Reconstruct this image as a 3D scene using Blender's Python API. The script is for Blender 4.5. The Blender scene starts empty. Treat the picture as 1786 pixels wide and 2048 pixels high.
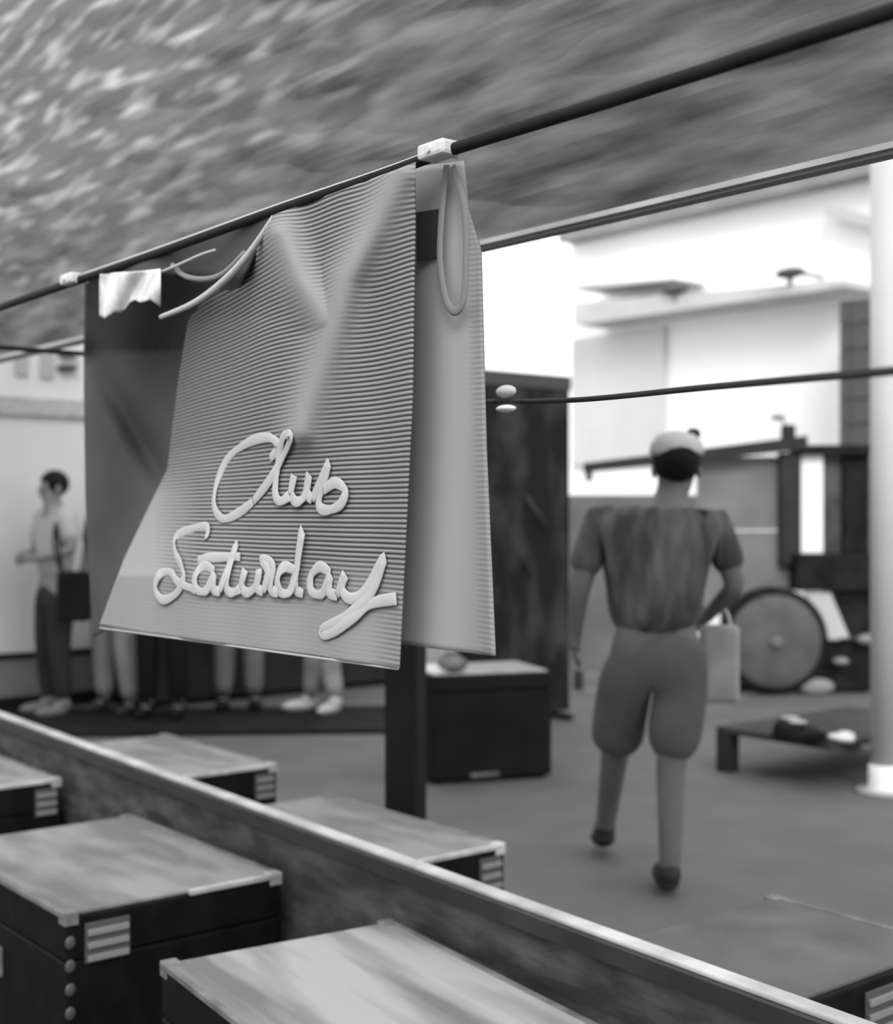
import bpy, bmesh, math, random
from mathutils import Vector, Matrix, noise
random.seed(7)
S = bpy.context.scene
COL = S.collection
# ------------------------------------------------------------------ camera
F = 2730.0; CXP, CYP = 893.0, 1024.0; EYE = 1.44
UX, UY = -0.62640, 0.77950          # direction along the wall, in camera axes
n_ = math.hypot(UX, UY); UX /= n_; UY /= n_
cam_d = bpy.data.cameras.new('camera'); cam = bpy.data.objects.new('camera', cam_d); COL.objects.link(cam)
cam_d.sensor_fit = 'HORIZONTAL'; cam_d.sensor_width = 36.0; cam_d.lens = F / 1786 * 36.0
cam_d.clip_start = 0.05; cam_d.clip_end = 300
cam_d.dof.use_dof = True; cam_d.dof.focus_distance = 2.2; cam_d.dof.aperture_fstop = 3.4
cam.location = (0, 0, EYE)
cam.rotation_euler = (math.pi / 2, 0, math.atan2(UY, -UX))
S.camera = cam
# ------------------------------------------------------------------ sky, light, exposure
w = bpy.data.worlds.new('overcast'); S.world = w; w.use_nodes = True
bg = w.node_tree.nodes['Background']; bg.inputs[0].default_value = (1, 1, 1, 1); bg.inputs[1].default_value = 1.75
sd = bpy.data.lights.new('veiled_sun', 'SUN'); so = bpy.data.objects.new('veiled_sun', sd); COL.objects.link(so)
sd.energy = 2.2; sd.angle = math.radians(25); so.rotation_euler = Vector((0.75, -0.5, 0.62)).to_track_quat('Z', 'Y').to_euler()
S.view_settings.view_transform = 'Standard'; S.view_settings.look = 'None'
S.view_settings.exposure = 0.0; S.view_settings.gamma = 1.0; S.view_settings.use_curve_mapping = False

# ------------------------------------------------------------------ helpers
def cw(X, Y, z):                       # camera-aligned metres -> room axes
    u = X * UX + Y * UY; v = X * UY - Y * UX
    return Vector((-u, v, z))
def at_d(px, py, d):                   # point at a given distance along the view
    return cw((px - CXP) / F * d, d, EYE - (py - CYP) / F * d)
def at_z(px, py, z): return at_d(px, py, (EYE - z) * F / (py - CYP))
def at_y(px, py, y):                   # on the plane y = const of the room
    a = (px - CXP) / F * UY - UX
    return at_d(px, py, y / a)
def at_x(px, py, x):
    a = -((px - CXP) / F * UX + UY)
    return at_d(px, py, x / a)

MATS = {}
def mat(name, g, rough=0.8, amp=0.0, scale=8.0, stretch=(1, 1, 1), bump=0.0, metal=0.0, detail=4, g2=None, lo=0.35, hi=0.65):
    if name in MATS: return MATS[name]
    m = bpy.data.materials.new(name); m.use_nodes = True; nt = m.node_tree
    b = nt.nodes['Principled BSDF']; b.inputs['Roughness'].default_value = rough; b.inputs['Metallic'].default_value = metal
    b.inputs['Specular IOR Level'].default_value = 0.25 if g > .02 else 0.08
    if amp or bump or g2 is not None:
        tc = nt.nodes.new('ShaderNodeTexCoord'); mp = nt.nodes.new('ShaderNodeMapping'); mp.inputs['Scale'].default_value = stretch
        ns = nt.nodes.new('ShaderNodeTexNoise'); ns.inputs['Scale'].default_value = scale; ns.inputs['Detail'].default_value = detail
        nt.links.new(tc.outputs['Object'], mp.inputs[0]); nt.links.new(mp.outputs[0], ns.inputs['Vector'])
        cr = nt.nodes.new('ShaderNodeValToRGB')
        a, c = (g * (1 - amp), g * (1 + amp)) if g2 is None else (g, g2)
        cr.color_ramp.elements[0].position = lo; cr.color_ramp.elements[1].position = hi
        cr.color_ramp.elements[0].color = (a, a, a, 1); cr.color_ramp.elements[1].color = (c, c, c, 1)
        nt.links.new(ns.outputs['Fac'], cr.inputs[0]); nt.links.new(cr.outputs[0], b.inputs['Base Color'])
        if bump:
            bp = nt.nodes.new('ShaderNodeBump'); bp.inputs['Strength'].default_value = bump; bp.inputs['Distance'].default_value = 0.02
            nt.links.new(ns.outputs['Fac'], bp.inputs['Height']); nt.links.new(bp.outputs[0], b.inputs['Normal'])
    else:
        b.inputs['Base Color'].default_value = (g, g, g, 1)
    MATS[name] = m; return m

def link(name, me, m=None, parent=None, smooth=False):
    o = bpy.data.objects.new(name, me); COL.objects.link(o)
    if m: me.materials.append(m)
    if parent is not None: o.parent = parent
    if smooth:
        for p in me.polygons: p.use_smooth = True
    return o
def obj(name, bm, m, parent=None, smooth=False):
    me = bpy.data.meshes.new(name); bmesh.ops.recalc_face_normals(bm, faces=bm.faces[:]); bm.to_mesh(me); bm.free()
    return link(name, me, m, parent, smooth)
def tag(o, label, cat, group=None):
    o['label'] = label; o['category'] = cat
    if group: o['group'] = group
    return o
def thing(name, label, cat, loc=(0, 0, 0), rz=0, group=None):
    o = bpy.data.objects.new(name, None); COL.objects.link(o); o.location = loc; o.rotation_euler = (0, 0, rz)
    o.empty_display_size = 0.1
    return tag(o, label, cat, group)
def struct(o): o['kind'] = 'structure'; return o
def stuff(o): o['kind'] = 'stuff'; return o
def bx(bm, x0, x1, y0, y1, z0, z1, bev=0.0, M=None):
    r = bmesh.ops.create_cube(bm, size=1)
    vs = r['verts']
    T = Matrix.Translation(((x0 + x1) / 2, (y0 + y1) / 2, (z0 + z1) / 2)) @ Matrix.Diagonal((x1 - x0, y1 - y0, z1 - z0, 1))
    if M is not None: T = M @ T
    bmesh.ops.transform(bm, matrix=T, verts=vs)
    if bev:
        es = list({e for v in vs for e in v.link_edges})
        bmesh.ops.bevel(bm, geom=es, offset=bev, segments=2, affect='EDGES', profile=0.5)
def box(name, x0, x1, y0, y1, z0, z1, m, parent=None, bev=0.0):
    bm = bmesh.new(); bx(bm, x0, x1, y0, y1, z0, z1, bev); return obj(name, bm, m, parent)
def prism(bm, pts, t0, t1):            # polygon pts (Vectors) extruded from offset t0 to t1 (Vectors)
    a = [bm.verts.new(p + t0) for p in pts]; b = [bm.verts.new(p + t1) for p in pts]
    bm.faces.new(a); bm.faces.new(b[::-1])
    n = len(pts)
    for i in range(n): bm.faces.new((a[i], a[(i + 1) % n], b[(i + 1) % n], b[i]))
def tube(bm, pts, r, seg=10, flat=None):
    pts = [Vector(p) for p in pts]; rings = []
    for i, p in enumerate(pts):
        d = (pts[min(i + 1, len(pts) - 1)] - pts[max(i - 1, 0)]).normalized()
        up = Vector((0, 0, 1)) if abs(d.z) < 0.9 else Vector((1, 0, 0))
        if flat is not None: up = Vector((0, 1, 0))
        a = d.cross(up).normalized(); b = a.cross(d).normalized()
        rr = r[i] if isinstance(r, (list, tuple)) else r
        f = flat if flat is not None else 1
        rings.append([bm.verts.new(p + a * math.cos(t) * rr + b * math.sin(t) * rr * f) for t in [2 * math.pi * k / seg for k in range(seg)]])
    for A, B in zip(rings, rings[1:]):
        for k in range(seg): bm.faces.new((A[k], A[(k + 1) % seg], B[(k + 1) % seg], B[k]))
    bm.faces.new(rings[0][::-1]); bm.faces.new(rings[-1])
def lathe(bm, prof, c=(0, 0, 0), seg=24, axis='Z', M=None):
    rings = []
    for r, h in prof:
        ring = []
        for k in range(seg):
            t = 2 * math.pi * k / seg
            p = Vector((r * math.cos(t), r * math.sin(t), h))
            if M is not None: p = M @ p
            ring.append(bm.verts.new(p + Vector(c)))
        rings.append(ring)
    for A, B in zip(rings, rings[1:]):
        for k in range(seg): bm.faces.new((A[k], A[(k + 1) % seg], B[(k + 1) % seg], B[k]))
    bm.faces.new(rings[0][::-1]); bm.faces.new(rings[-1])
def ell(bm, c, rx, ry, rz, M=None, u=16, v=10):
    r = bmesh.ops.create_uvsphere(bm, u_segments=u, v_segments=v, radius=1)
    T = Matrix.Translation(c) @ Matrix.Diagonal((rx, ry, rz, 1))
    if M is not None: T = M @ T
    bmesh.ops.transform(bm, matrix=T, verts=r['verts'])
def smoothline(pts, n=6):              # Catmull-Rom through 2D or 3D points
    P = [Vector(p) for p in pts]; out = []
    for i in range(len(P) - 1):
        a, b, c, d = P[max(i - 1, 0)], P[i], P[i + 1], P[min(i + 2, len(P) - 1)]
        for k in range(n):
            t = k / n
            out.append(0.5 * ((2 * b) + (c - a) * t + (2 * a - 5 * b + 4 * c - d) * t * t + (3 * b - a - 3 * c + d) * t ** 3))
    out.append(P[-1]); return out
def lerpt(tab, t):
    if t <= tab[0][0]: return tab[0][1]
    for (a, va), (b, vb) in zip(tab, tab[1:]):
        if t <= b: return va + (vb - va) * (t - a) / (b - a)
    return tab[-1][1]

# ------------------------------------------------------------------ materials
M_floor = mat('concrete_floor', 0.108, 0.75, 0.10, 2.5, bump=0.05)
M_ground = mat('rough_ground', 0.03, 0.9, 0.5, 9, bump=0.5)
M_parapet = mat('rough_dark_plaster', 0.030, 0.9, 0.0, 5, (1.0, 1, 2.6), 0.6, g2=0.085, lo=0.4, hi=0.72)
M_cap = mat('worn_metal_cap', 0.38, 0.45, 0.25, 6, (1, 1, 1), metal=0.0)
M_black = mat('black_case_side', 0.005, 0.6, 0.3, 12)
M_top = mat('scuffed_lid', 0.115, 0.7, 0.0, 3.0, (0.8, 2.2, 1), 0.08, g2=0.21, lo=0.38, hi=0.62, detail=3)
M_toplight = mat('pale_scuffed_lid', 0.12, 0.6, 0.0, 1.8, (0.6, 4.5, 1), 0.08, g2=0.30, lo=0.36, hi=0.58, detail=3)
M_edge = mat('bare_aluminium', 0.40, 0.35, 0.2, 9, metal=0.2)
M_dim = mat('dull_metal', 0.13, 0.5, 0.3, 14, metal=0.1)
M_rod = mat('dark_pole', 0.012, 0.6, 0.2, 9)
M_white = mat('white_paint', 0.86, 0.6)
M_peg = mat('pale_wood', 0.5, 0.6, 0.15, 20)
M_char = mat('charcoal_paint', 0.022, 0.7, 0.25, 5)
M_dark = mat('black_paint', 0.010, 0.6, 0.2, 5)

# ------------------------------------------------------------------ setting: floors, parapet, wall above, end wall
box('floor', -16, 8, 2.0, 22, -0.06, 0.0, M_floor); struct(bpy.data.objects['floor'])
g = box('floor', -12, 8, -6, 2.0, -0.06, 0.0, M_ground); struct(g)

# parapet between the two rows of cases
PH = 0.58
pa = at_z(0, 1430, PH); pb = at_z(1700, 2048, PH); dd = (pb - pa); dd.z = 0; dd.normalize()
p0 = pa - dd * 4.0; p1 = pb + dd * 2.5; nrm = Vector((-dd.y, dd.x, 0))
L_ = (p1 - p0).length; ang = math.atan2(dd.y, dd.x)
bm = bmesh.new(); nx, nz = 260, 16
verts = {}
for i in range(nx + 1):
    for j in range(nz + 1):
        x = L_ * i / nx; z = (PH - 0.03) * j / nz
        d = 0.012 * noise.fractal(Vector((x * 3, z * 9, 1.7)), 1.0, 2.0, 4)
        verts[i, j] = bm.verts.new((x, -0.0 + min(d, 0.012), z))
for i in range(nx):
    for j in range(nz): bm.faces.new((verts[i, j], verts[i + 1, j], verts[i + 1, j + 1], verts[i, j + 1]))
bx(bm, 0, L_, 0.014, 0.055, 0, PH - 0.03)
o = obj('wall_parapet', bm, M_parapet); o.location = (p0.x, p0.y, 0); o.rotation_euler = (0, 0, ang); struct(o)
bm = bmesh.new(); bx(bm, 0, L_, -0.018, 0.065, PH - 0.03, PH - 0.012, 0.004); bx(bm, 0, L_, -0.022, -0.008, PH - 0.045, PH - 0.008)
t1 = obj('trim_1', bm, M_char); t1.location = (p0.x, p0.y, 0); t1.rotation_euler = (0, 0, ang); struct(t1)
bm = bmesh.new(); bx(bm, 0, L_, 0.0, 0.042, PH - 0.012, PH, 0.004)
t2 = obj('trim_2', bm, M_cap); t2.location = (p0.x, p0.y, 0); t2.rotation_euler = (0, 0, ang); struct(t2)

# rough wall over the opening
WY = 2.02
q0 = at_y(0, 722, WY); q1 = at_y(1786, 292, WY); LZ = (q0.z + q1.z) / 2
wm = bpy.data.materials.new('rough_render'); wm.use_nodes = True; nt = wm.node_tree; B = nt.nodes['Principled BSDF']; B.inputs['Roughness'].default_value = 0.9
B.inputs['Specular IOR Level'].default_value = 0.1
tc = nt.nodes.new('ShaderNodeTexCoord')
mpa = nt.nodes.new('ShaderNodeMapping'); mpa.inputs['Rotation'].default_value = (0, math.radians(-4), 0); mpa.inputs['Scale'].default_value = (1.5, 1, 7.5)
na = nt.nodes.new('ShaderNodeTexNoise'); na.inputs['Scale'].default_value = 1.9; na.inputs['Detail'].default_value = 3; na.inputs['Roughness'].default_value = 0.5
mpb = nt.nodes.new('ShaderNodeMapping'); mpb.inputs['Rotation'].default_value = (0, math.radians(-8), 0); mpb.inputs['Scale'].default_value = (1.7, 1, 8.5); mpb.inputs['Location'].default_value = (3, 0, 5)
nb = nt.nodes.new('ShaderNodeTexNoise'); nb.inputs['Scale'].default_value = 2.0; nb.inputs['Detail'].default_value = 1
sx = nt.nodes.new('ShaderNodeSeparateXYZ')
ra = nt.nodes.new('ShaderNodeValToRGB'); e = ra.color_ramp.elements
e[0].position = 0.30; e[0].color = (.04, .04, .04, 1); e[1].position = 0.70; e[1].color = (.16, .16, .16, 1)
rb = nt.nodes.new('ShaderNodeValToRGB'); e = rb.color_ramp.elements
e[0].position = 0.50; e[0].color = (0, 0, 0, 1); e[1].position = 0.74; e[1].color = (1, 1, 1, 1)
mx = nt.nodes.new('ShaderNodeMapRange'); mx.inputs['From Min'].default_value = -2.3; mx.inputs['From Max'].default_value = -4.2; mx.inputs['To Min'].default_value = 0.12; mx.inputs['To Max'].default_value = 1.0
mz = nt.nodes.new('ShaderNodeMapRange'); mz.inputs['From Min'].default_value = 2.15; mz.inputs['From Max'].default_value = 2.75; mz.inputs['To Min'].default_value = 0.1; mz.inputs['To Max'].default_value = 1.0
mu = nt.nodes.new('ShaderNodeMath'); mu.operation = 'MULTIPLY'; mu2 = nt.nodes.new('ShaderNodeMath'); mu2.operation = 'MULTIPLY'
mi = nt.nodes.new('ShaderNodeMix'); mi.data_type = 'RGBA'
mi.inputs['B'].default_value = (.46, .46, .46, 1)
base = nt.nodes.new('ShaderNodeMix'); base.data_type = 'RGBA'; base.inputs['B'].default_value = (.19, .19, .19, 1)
h = nt.nodes.new('ShaderNodeMath'); h.operation = 'MULTIPLY'; h.inputs[1].default_value = 0.55
Lk = nt.links.new
Lk(tc.outputs['Object'], mpa.inputs[0]); Lk(tc.outputs['Object'], mpb.inputs[0]); Lk(tc.outputs['Object'], sx.inputs[0])
Lk(mpa.outputs[0], na.inputs['Vector']); Lk(mpb.outputs[0], nb.inputs['Vector'])
Lk(na.outputs['Fac'], ra.inputs[0]); Lk(nb.outputs['Fac'], rb.inputs[0])
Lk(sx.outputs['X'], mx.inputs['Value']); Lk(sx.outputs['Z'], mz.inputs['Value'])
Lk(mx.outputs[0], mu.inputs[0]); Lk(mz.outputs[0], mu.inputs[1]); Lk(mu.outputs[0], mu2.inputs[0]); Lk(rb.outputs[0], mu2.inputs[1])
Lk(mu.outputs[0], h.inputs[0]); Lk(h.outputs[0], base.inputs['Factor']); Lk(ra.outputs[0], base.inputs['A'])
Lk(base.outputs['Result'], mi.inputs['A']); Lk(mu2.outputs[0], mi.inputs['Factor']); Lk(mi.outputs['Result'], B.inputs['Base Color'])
bp = nt.nodes.new('ShaderNodeBump'); bp.inputs['Strength'].default_value = 0.35; bp.inputs['Distance'].default_value = 0.02
Lk(na.outputs['Fac'], bp.inputs['Height']); Lk(bp.outputs[0], B.inputs['Normal'])
bm = bmesh.new(); X0, X1, Z0, Z1 = -9.0, 2.5, LZ, 4.6; nx, nz = 560, 120; verts = {}
for i in range(nx + 1):
    for j in range(nz + 1):
        x = X0 + (X1 - X0) * i / nx; z = Z0 + (Z1 - Z0) * j / nz
        s = z + 0.08 * x
        d = 0.025 * noise.fractal(Vector((x * 2.0, s * 9, 4.2)), 1.0, 2.0, 2)
        d *= min(1, (z - Z0) * 12)
        verts[i, j] = bm.verts.new((x, WY - max(-0.03, min(0.05, d)), z))
for i in range(nx):
    for j in range(nz): bm.faces.new((verts[i, j], verts[i + 1, j], verts[i + 1, j + 1], verts[i, j + 1]))
bx(bm, X0, X1, WY + 0.0, WY + 0.03, Z0, Z1)
o = obj('wall_front', bm, wm, smooth=False); struct(o)
# bead along the lower edge: pale strip over a dark groove
struct(box('trim_3', X0, X1, WY - 0.020, WY + 0.02, LZ - 0.002, LZ + 0.009, mat('pale_trim', 0.34, 0.5, 0.2, 4)))
struct(box('trim_4', X0, X1, WY - 0.006, WY + 0.025, LZ - 0.008, LZ - 0.002, mat('groove_grey', 0.2, 0.7)))
# end wall on the left
EX = -9.7
M_endwall = mat('pale_end_wall', 0.58, 0.8, 0.05, 1.5)
ye = 7.2
struct(box('wall_left', EX - 0.2, EX, 1.6, ye, 0.0, 4.2, M_endwall))
zr = at_x(60, 1306, EX).z
struct(box('trim_5', EX, EX + 0.03, 1.6, ye, zr - 0.03, zr + 0.01, M_dark))
struct(box('wall_dado', EX, EX + 0.012, 1.6, ye, 0.1, zr - 0.03, mat('dado_grey', 0.16, 0.8, 0.1, 3)))
struct(box('baseboard_left', EX, EX + 0.025, 1.6, ye, 0.0, 0.1, M_dark))
zb0 = at_x(80, 832, EX).z; zb1 = at_x(80, 797, EX).z
struct(box('trim_6', EX, EX + 0.04, 1.6, ye, zb0, zb1, mat('grey_moulding', 0.36, 0.8, 0.15, 14, (1, 1, 3), 0.3)))

# far white building on the right
FY = 11.0
M_fac = mat('white_facade', 0.95, 0.8, 0.02, 1)
M_roofg = mat('pale_grey_fascia', 0.26, 0.7, 0.1, 3)
fa = at_y(1142, 1000, FY).x; fz = at_y(1165, 458, FY).z; fb = at_y(1165, 486, FY).z
bt = thing('white_building', 'far white building with grey eaves strip behind the cart', 'building', (fa, FY, 0))
zg1 = at_y(1200, 640, FY).z
def bpart(name, x0, x1, y0, y1, z0, z1, m, bev=0):
    b = bmesh.new(); bx(b, x0 - fa, x1 - fa, y0 - FY, y1 - FY, z0, z1, bev); return obj(name, b, m, bt)
bpart('wall', fa, 7, FY, FY + 3, 0, fz + 0.15, M_fac)
bpart('fascia', fa + 0.05, 7, FY - 0.25, FY, fb, fz, M_roofg)
bpart('roof_edge', fa, 7, FY - 0.3, FY + 0.1, fz, fz + 0.07, M_white)
# sloping canopy seen edge-on
bm = bmesh.new()
for k, (xa, ya, xb, yb, tb) in enumerate([(1148, 628, 1690, 566, 0.12), (1150, 575, 1345, 558, 0.03)]):
    a = at_y(xa, ya, FY - 0.5); b = at_y(xb, yb, FY - 0.5); off = Vector((fa, FY, 0))
    up = Vector((0, 0, tb)); a -= off; b -= off
    prism(bm, [a - up, b - up * 0.25, b + up * 0.25, a + up], Vector((0, 0, 0)), Vector((0, 0.5, 0)))
obj('canopy', bm, mat('pale_canopy', 0.52, 0.7, 0.1, 2), bt)
a = at_y(1650, 432, FY - 0.2) - Vector((fa, FY, 0)); b = at_y(1800, 468, FY - 0.2) - Vector((fa, FY, 0))
bm = bmesh.new(); prism(bm, [a, b, b + Vector((0, 0, .1)), a + Vector((0, 0, .1))], Vector((0, 0, 0)), Vector((0, .2, 0))); obj('bracket', bm, mat('pale_bracket', 0.5), bt)
for (x, y) in ((1350, 580), (1580, 546)):
    p = at_y(x, y, FY - 0.5)
    l = thing('wall_lamp', 'small dark lamp over the %s part of the pale canopy' % ('left' if x < 1400 else 'right'), 'lamp', p, 0, 'lamps on the far building')
    bm = bmesh.new(); ell(bm, (0, 0, 0), 0.16, 0.1, 0.05); obj('shade', bm, mat('grey_lamp', 0.10), l, True)
    bm = bmesh.new(); bx(bm, -0.02, 0.02, 0, 0.5, 0.0, 0.03); bx(bm, -0.02, .02, -.02, .02, -.12, 0.0); obj('arm', bm, M_roofg, l)
# grey window band low on the facade
x0 = at_y(1150, 700, FY).x; x1 = at_y(1335, 700, FY).x
bpart('shutter_panel', x0, x1, FY - 0.06, FY, at_y(1200, 930, FY).z, at_y(1200, 672, FY).z, mat('offwhite_shutter', 0.62, 0.8, 0.03, 2), 0.01)

# ------------------------------------------------------------------ flight cases
def case(xm, ym, L, W, H, label, rz=0.0, topm=None, latch='far', rivets=False, group='black cases either side of the parapet', pivot=None, z0=0.0):
    """xm, ym: the corner nearest the lens; the case runs to -x and +y from it"""
    t = thing('storage_case', label, 'case', (xm, ym, z0), rz, group)
    b = bmesh.new(); bx(b, -L, 0, 0, W, 0.0, H - 0.12, 0.006); obj('body', b, M_black, t)
    b = bmesh.new(); bx(b, -L, 0, 0, W, H - 0.117, H - 0.008, 0.006); lid = obj('lid', b, M_black, t)
    b = bmesh.new(); bx(b, -L + .012, -.012, .012, W - .012, H - 0.009, H, 0.002); obj('top_panel', b, topm or M_top, t)
    b = bmesh.new(); bx(b, -0.012, 0.004, W * {'far': .25, 'near': .55, 'mid': .8}[latch], W, H - 0.012, H + 0.002, 0.002); obj('edge_trim', b, M_edge, t)
    b = bmesh.new(); bx(b, -L, 0, -0.004, 0.012, H - 0.012, H + 0.002, 0.002); obj('edge_trim', b, M_dim, t)
    b = bmesh.new(); bx(b, -L, 0, W - .012, W + .004, H - 0.012, H + 0.002, 0.002); obj('edge_trim', b, M_dim, t)
    for sx_, sy_ in ((0, 0), (0, 1), (1, 0), (1, 1)):
        b = bmesh.new(); cx, cy = (-L if sx_ else 0), (W if sy_ else 0); s = .035
        bx(b, min(cx, cx + (s if sx_ else -s)) - .003 * sx_, max(cx, cx + (s if sx_ else -s)) + .003 * (1 - sx_),
           min(cy, cy - (s if sy_ else -s)) - .003 * (1 - sy_), max(cy, cy - (s if sy_ else -s)) + .003 * sy_, H - .03, H + .004, 0.003)
        obj('corner_bracket', b, M_edge if (sx_ == 0 and sy_ == 1) else M_dim, t)
    # latch on the +x face
    if latch == 'far': y0, y1 = W - .10, W - .015
    elif latch == 'near': y0, y1 = .05, .17
    else: y0, y1 = W * .42, W * .62
    zt = H - 0.03
    b = bmesh.new(); bx(b, 0, .006, y0, y1, zt - .10, zt, .002); lp = obj('latch_plate', b, mat('latch_dark', .06, .5), t)
    for k in range(3):
        b = bmesh.new(); bx(b, .006, .014, y0 + .005, y1 - .005, zt - .095 + k * .032, zt - .095 + k * .032 + .016, .002)
        obj('rib', b, mat('rib_grey', .17, .5), lp)
    b = bmesh.new(); bx(b, -L * .5 - .06, -L * .5 + .06, -.012, 0, H - .26, H - .18, .004); obj('handle', b, M_dim, t)
    if rivets:
        for k in range(6):
            b = bmesh.new(); ell(b, (0.003, .012, H - .07 - k * .058), .006, .014, .017, u=10, v=6); obj('rivet', b, mat('dark_rivet', 0.06, .4), t, True)
    return t
HB = 0.45
case(-3.20, 1.37, 0.93, 0.62, HB, 'large black case in the left foreground with pale ribbed latch and rivets down its corner', latch='near', rivets=True)
case(-4.85, 1.46, 0.93, 0.60, HB, 'black case at the left picture edge, behind the large riveted case')
B_ = at_z(336, 1943, HB); C_ = at_z(780, 1840, HB)
rot = math.radians(-6.5)
dirx = Vector((math.cos(rot), math.sin(rot), 0)); diry = Vector((-math.sin(rot), math.cos(rot), 0))
Wb = 0.58; near = C_ - diry * Wb + dirx * 0.93
case(near.x, near.y, 0.93, Wb, HB, 'black case in the bottom foreground with the palest streaked lid', rz=rot, topm=M_toplight, latch='mid')
case(-4.60, 2.24, 0.93, 0.60, HB, 'black case beyond the parapet, below the hanging cloth, leftmost of its row')
case(-3.066, 2.165, 0.93, 0.52, HB, 'black case beyond the parapet in front of the tall black post')
case(-1.72, 2.27, 0.52, 0.62, HB - .01, 'black case beyond the parapet at the bottom right picture corner', topm=mat('dull_lid', .085, .7, .25, 4), latch='mid')
# standing black case further back
pA = at_z(862, 1572, 0.0); pB = at_z(1104, 1556, 0.0); d_ = pB - pA; an = math.atan2(d_.y, d_.x) 
t = thing('road_case', 'big black box on the floor under the right end of the hanging cloth', 'case', pA, an)
Wd = d_.length; zt = EYE - (1352 - CYP) / F * 7.15
b = bmesh.new(); bx(b, 0, Wd, 0, 0.5, 0.02, zt - .1, .01); obj('body', b, M_dark, t)
b = bmesh.new(); bx(b, 0, Wd, 0, 0.5, zt - .095, zt - .005, .01); obj('lid', b, M_dark, t)
b = bmesh.new(); bx(b, .02, Wd - .02, .02, .48, zt - .006, zt + .004, .002); obj('top_panel', b, M_edge, t)
b = bmesh.new(); bx(b, .22, .38, -.012, 0, .03, .055, .003); obj('foot_plate', b, M_dim, t)
for x in (.03, Wd - .07):
    for y in (.03, .43):
        b = bmesh.new(); bx(b, x, x + .04, y, y + .04, 0, .022); obj('foot', b, M_dark, t)
p = at_z(905, 1350, zt + .004)
o = thing('paper_bundle', 'small pale bundle on top of the big black floor box', 'bundle', cw((905 - CXP) / F * 7.3, 7.3, zt + .004))
b = bmesh.new(); ell(b, (0, 0, .045), .10, .07, .045); obj('wrapping', b, mat('bundle_grey', .16, .8, .5, 14), o, True)
b = bmesh.new(); tube(b, smoothline([(-.1, 0, .045), (-.05, 0, .092), (.05, 0, .092), (.1, 0, .045)]), .007, 6); obj('string', b, M_dim, o)
# tall black post in front
pc = cw((813 - CXP) / F * 5.25, 5.25, 0)
t = thing('speaker_column', 'tall slim black column standing beneath the cloth beside the big black box', 'speaker', pc, math.atan2(UX, UY) * 0 - 0.9)
b = bmesh.new(); bx(b, -.085, .085, -.06, .06, .03, 1.12, .008); obj('cabinet', b, M_dark, t)
b = bmesh.new(); bx(b, -.07, .07, -.068, -.06, .2, 1.08, .004); obj('grille', b, M_black, t)
b = bmesh.new(); bx(b, -.11, .11, -.09, .09, 0, .03, .006); obj('base', b, M_dark, t)

# ------------------------------------------------------------------ pole and hanging cloth
RY = 1.30
rod_px = [(-260, 708), (0, 615), (300, 511), (545, 423), (760, 350), (910, 297), (1200, 208), (1500, 113), (1786, 22), (2100, -80)]
rod_pts = smoothline([at_y(x, y, RY) for x, y in rod_px], 5)
bm = bmesh.new(); tube(bm, rod_pts, 0.0095, 12)
rod = obj('pole', bm, M_rod, None, True)
rt = thing('clothes_pole', 'long dark pole crossing in front of the rough wall, carrying the cloth', 'pole'); rod.parent = rt
for p in (rod_pts[2], rod_pts[-3]):
    bm = bmesh.new(); tube(bm, [p, Vector((p.x, WY + 0.02, p.z))], .008, 8); ell(bm, p, .018, .018, .018); obj('bracket', bm, M_rod, rt)

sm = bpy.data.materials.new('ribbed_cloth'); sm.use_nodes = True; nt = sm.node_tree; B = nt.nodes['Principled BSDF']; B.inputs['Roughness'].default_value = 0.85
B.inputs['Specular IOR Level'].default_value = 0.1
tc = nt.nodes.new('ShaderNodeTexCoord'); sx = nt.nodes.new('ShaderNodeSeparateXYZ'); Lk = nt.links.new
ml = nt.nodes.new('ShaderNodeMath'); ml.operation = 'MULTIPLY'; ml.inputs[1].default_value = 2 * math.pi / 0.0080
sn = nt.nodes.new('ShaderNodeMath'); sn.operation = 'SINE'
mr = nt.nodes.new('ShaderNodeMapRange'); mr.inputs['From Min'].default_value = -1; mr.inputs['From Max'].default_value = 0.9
at = nt.nodes.new('ShaderNodeAttribute'); at.attribute_name = 'fold_light_fade'
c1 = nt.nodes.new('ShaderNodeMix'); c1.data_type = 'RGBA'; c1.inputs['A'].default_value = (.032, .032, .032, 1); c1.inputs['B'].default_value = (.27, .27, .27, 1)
c2 = nt.nodes.new('ShaderNodeMix'); c2.data_type = 'RGBA'; c2.inputs['B'].default_value = (.255, .255, .255, 1)  # pale tone mixed over the stripes, carrying the fold's painted light
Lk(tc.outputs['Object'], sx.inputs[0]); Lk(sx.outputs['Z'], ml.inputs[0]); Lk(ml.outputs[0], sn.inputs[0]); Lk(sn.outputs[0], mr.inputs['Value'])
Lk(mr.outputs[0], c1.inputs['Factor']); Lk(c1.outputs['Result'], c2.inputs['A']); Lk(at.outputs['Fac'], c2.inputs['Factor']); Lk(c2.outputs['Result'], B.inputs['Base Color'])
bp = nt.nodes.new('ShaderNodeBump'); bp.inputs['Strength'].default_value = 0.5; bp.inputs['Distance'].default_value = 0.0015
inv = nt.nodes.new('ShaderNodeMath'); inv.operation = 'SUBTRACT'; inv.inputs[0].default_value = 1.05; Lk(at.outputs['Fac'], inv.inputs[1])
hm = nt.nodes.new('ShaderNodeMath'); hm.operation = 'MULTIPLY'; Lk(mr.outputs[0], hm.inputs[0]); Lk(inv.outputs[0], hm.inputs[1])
Lk(hm.outputs[0], bp.inputs['Height']); Lk(bp.outputs[0], B.inputs['Normal'])

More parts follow.
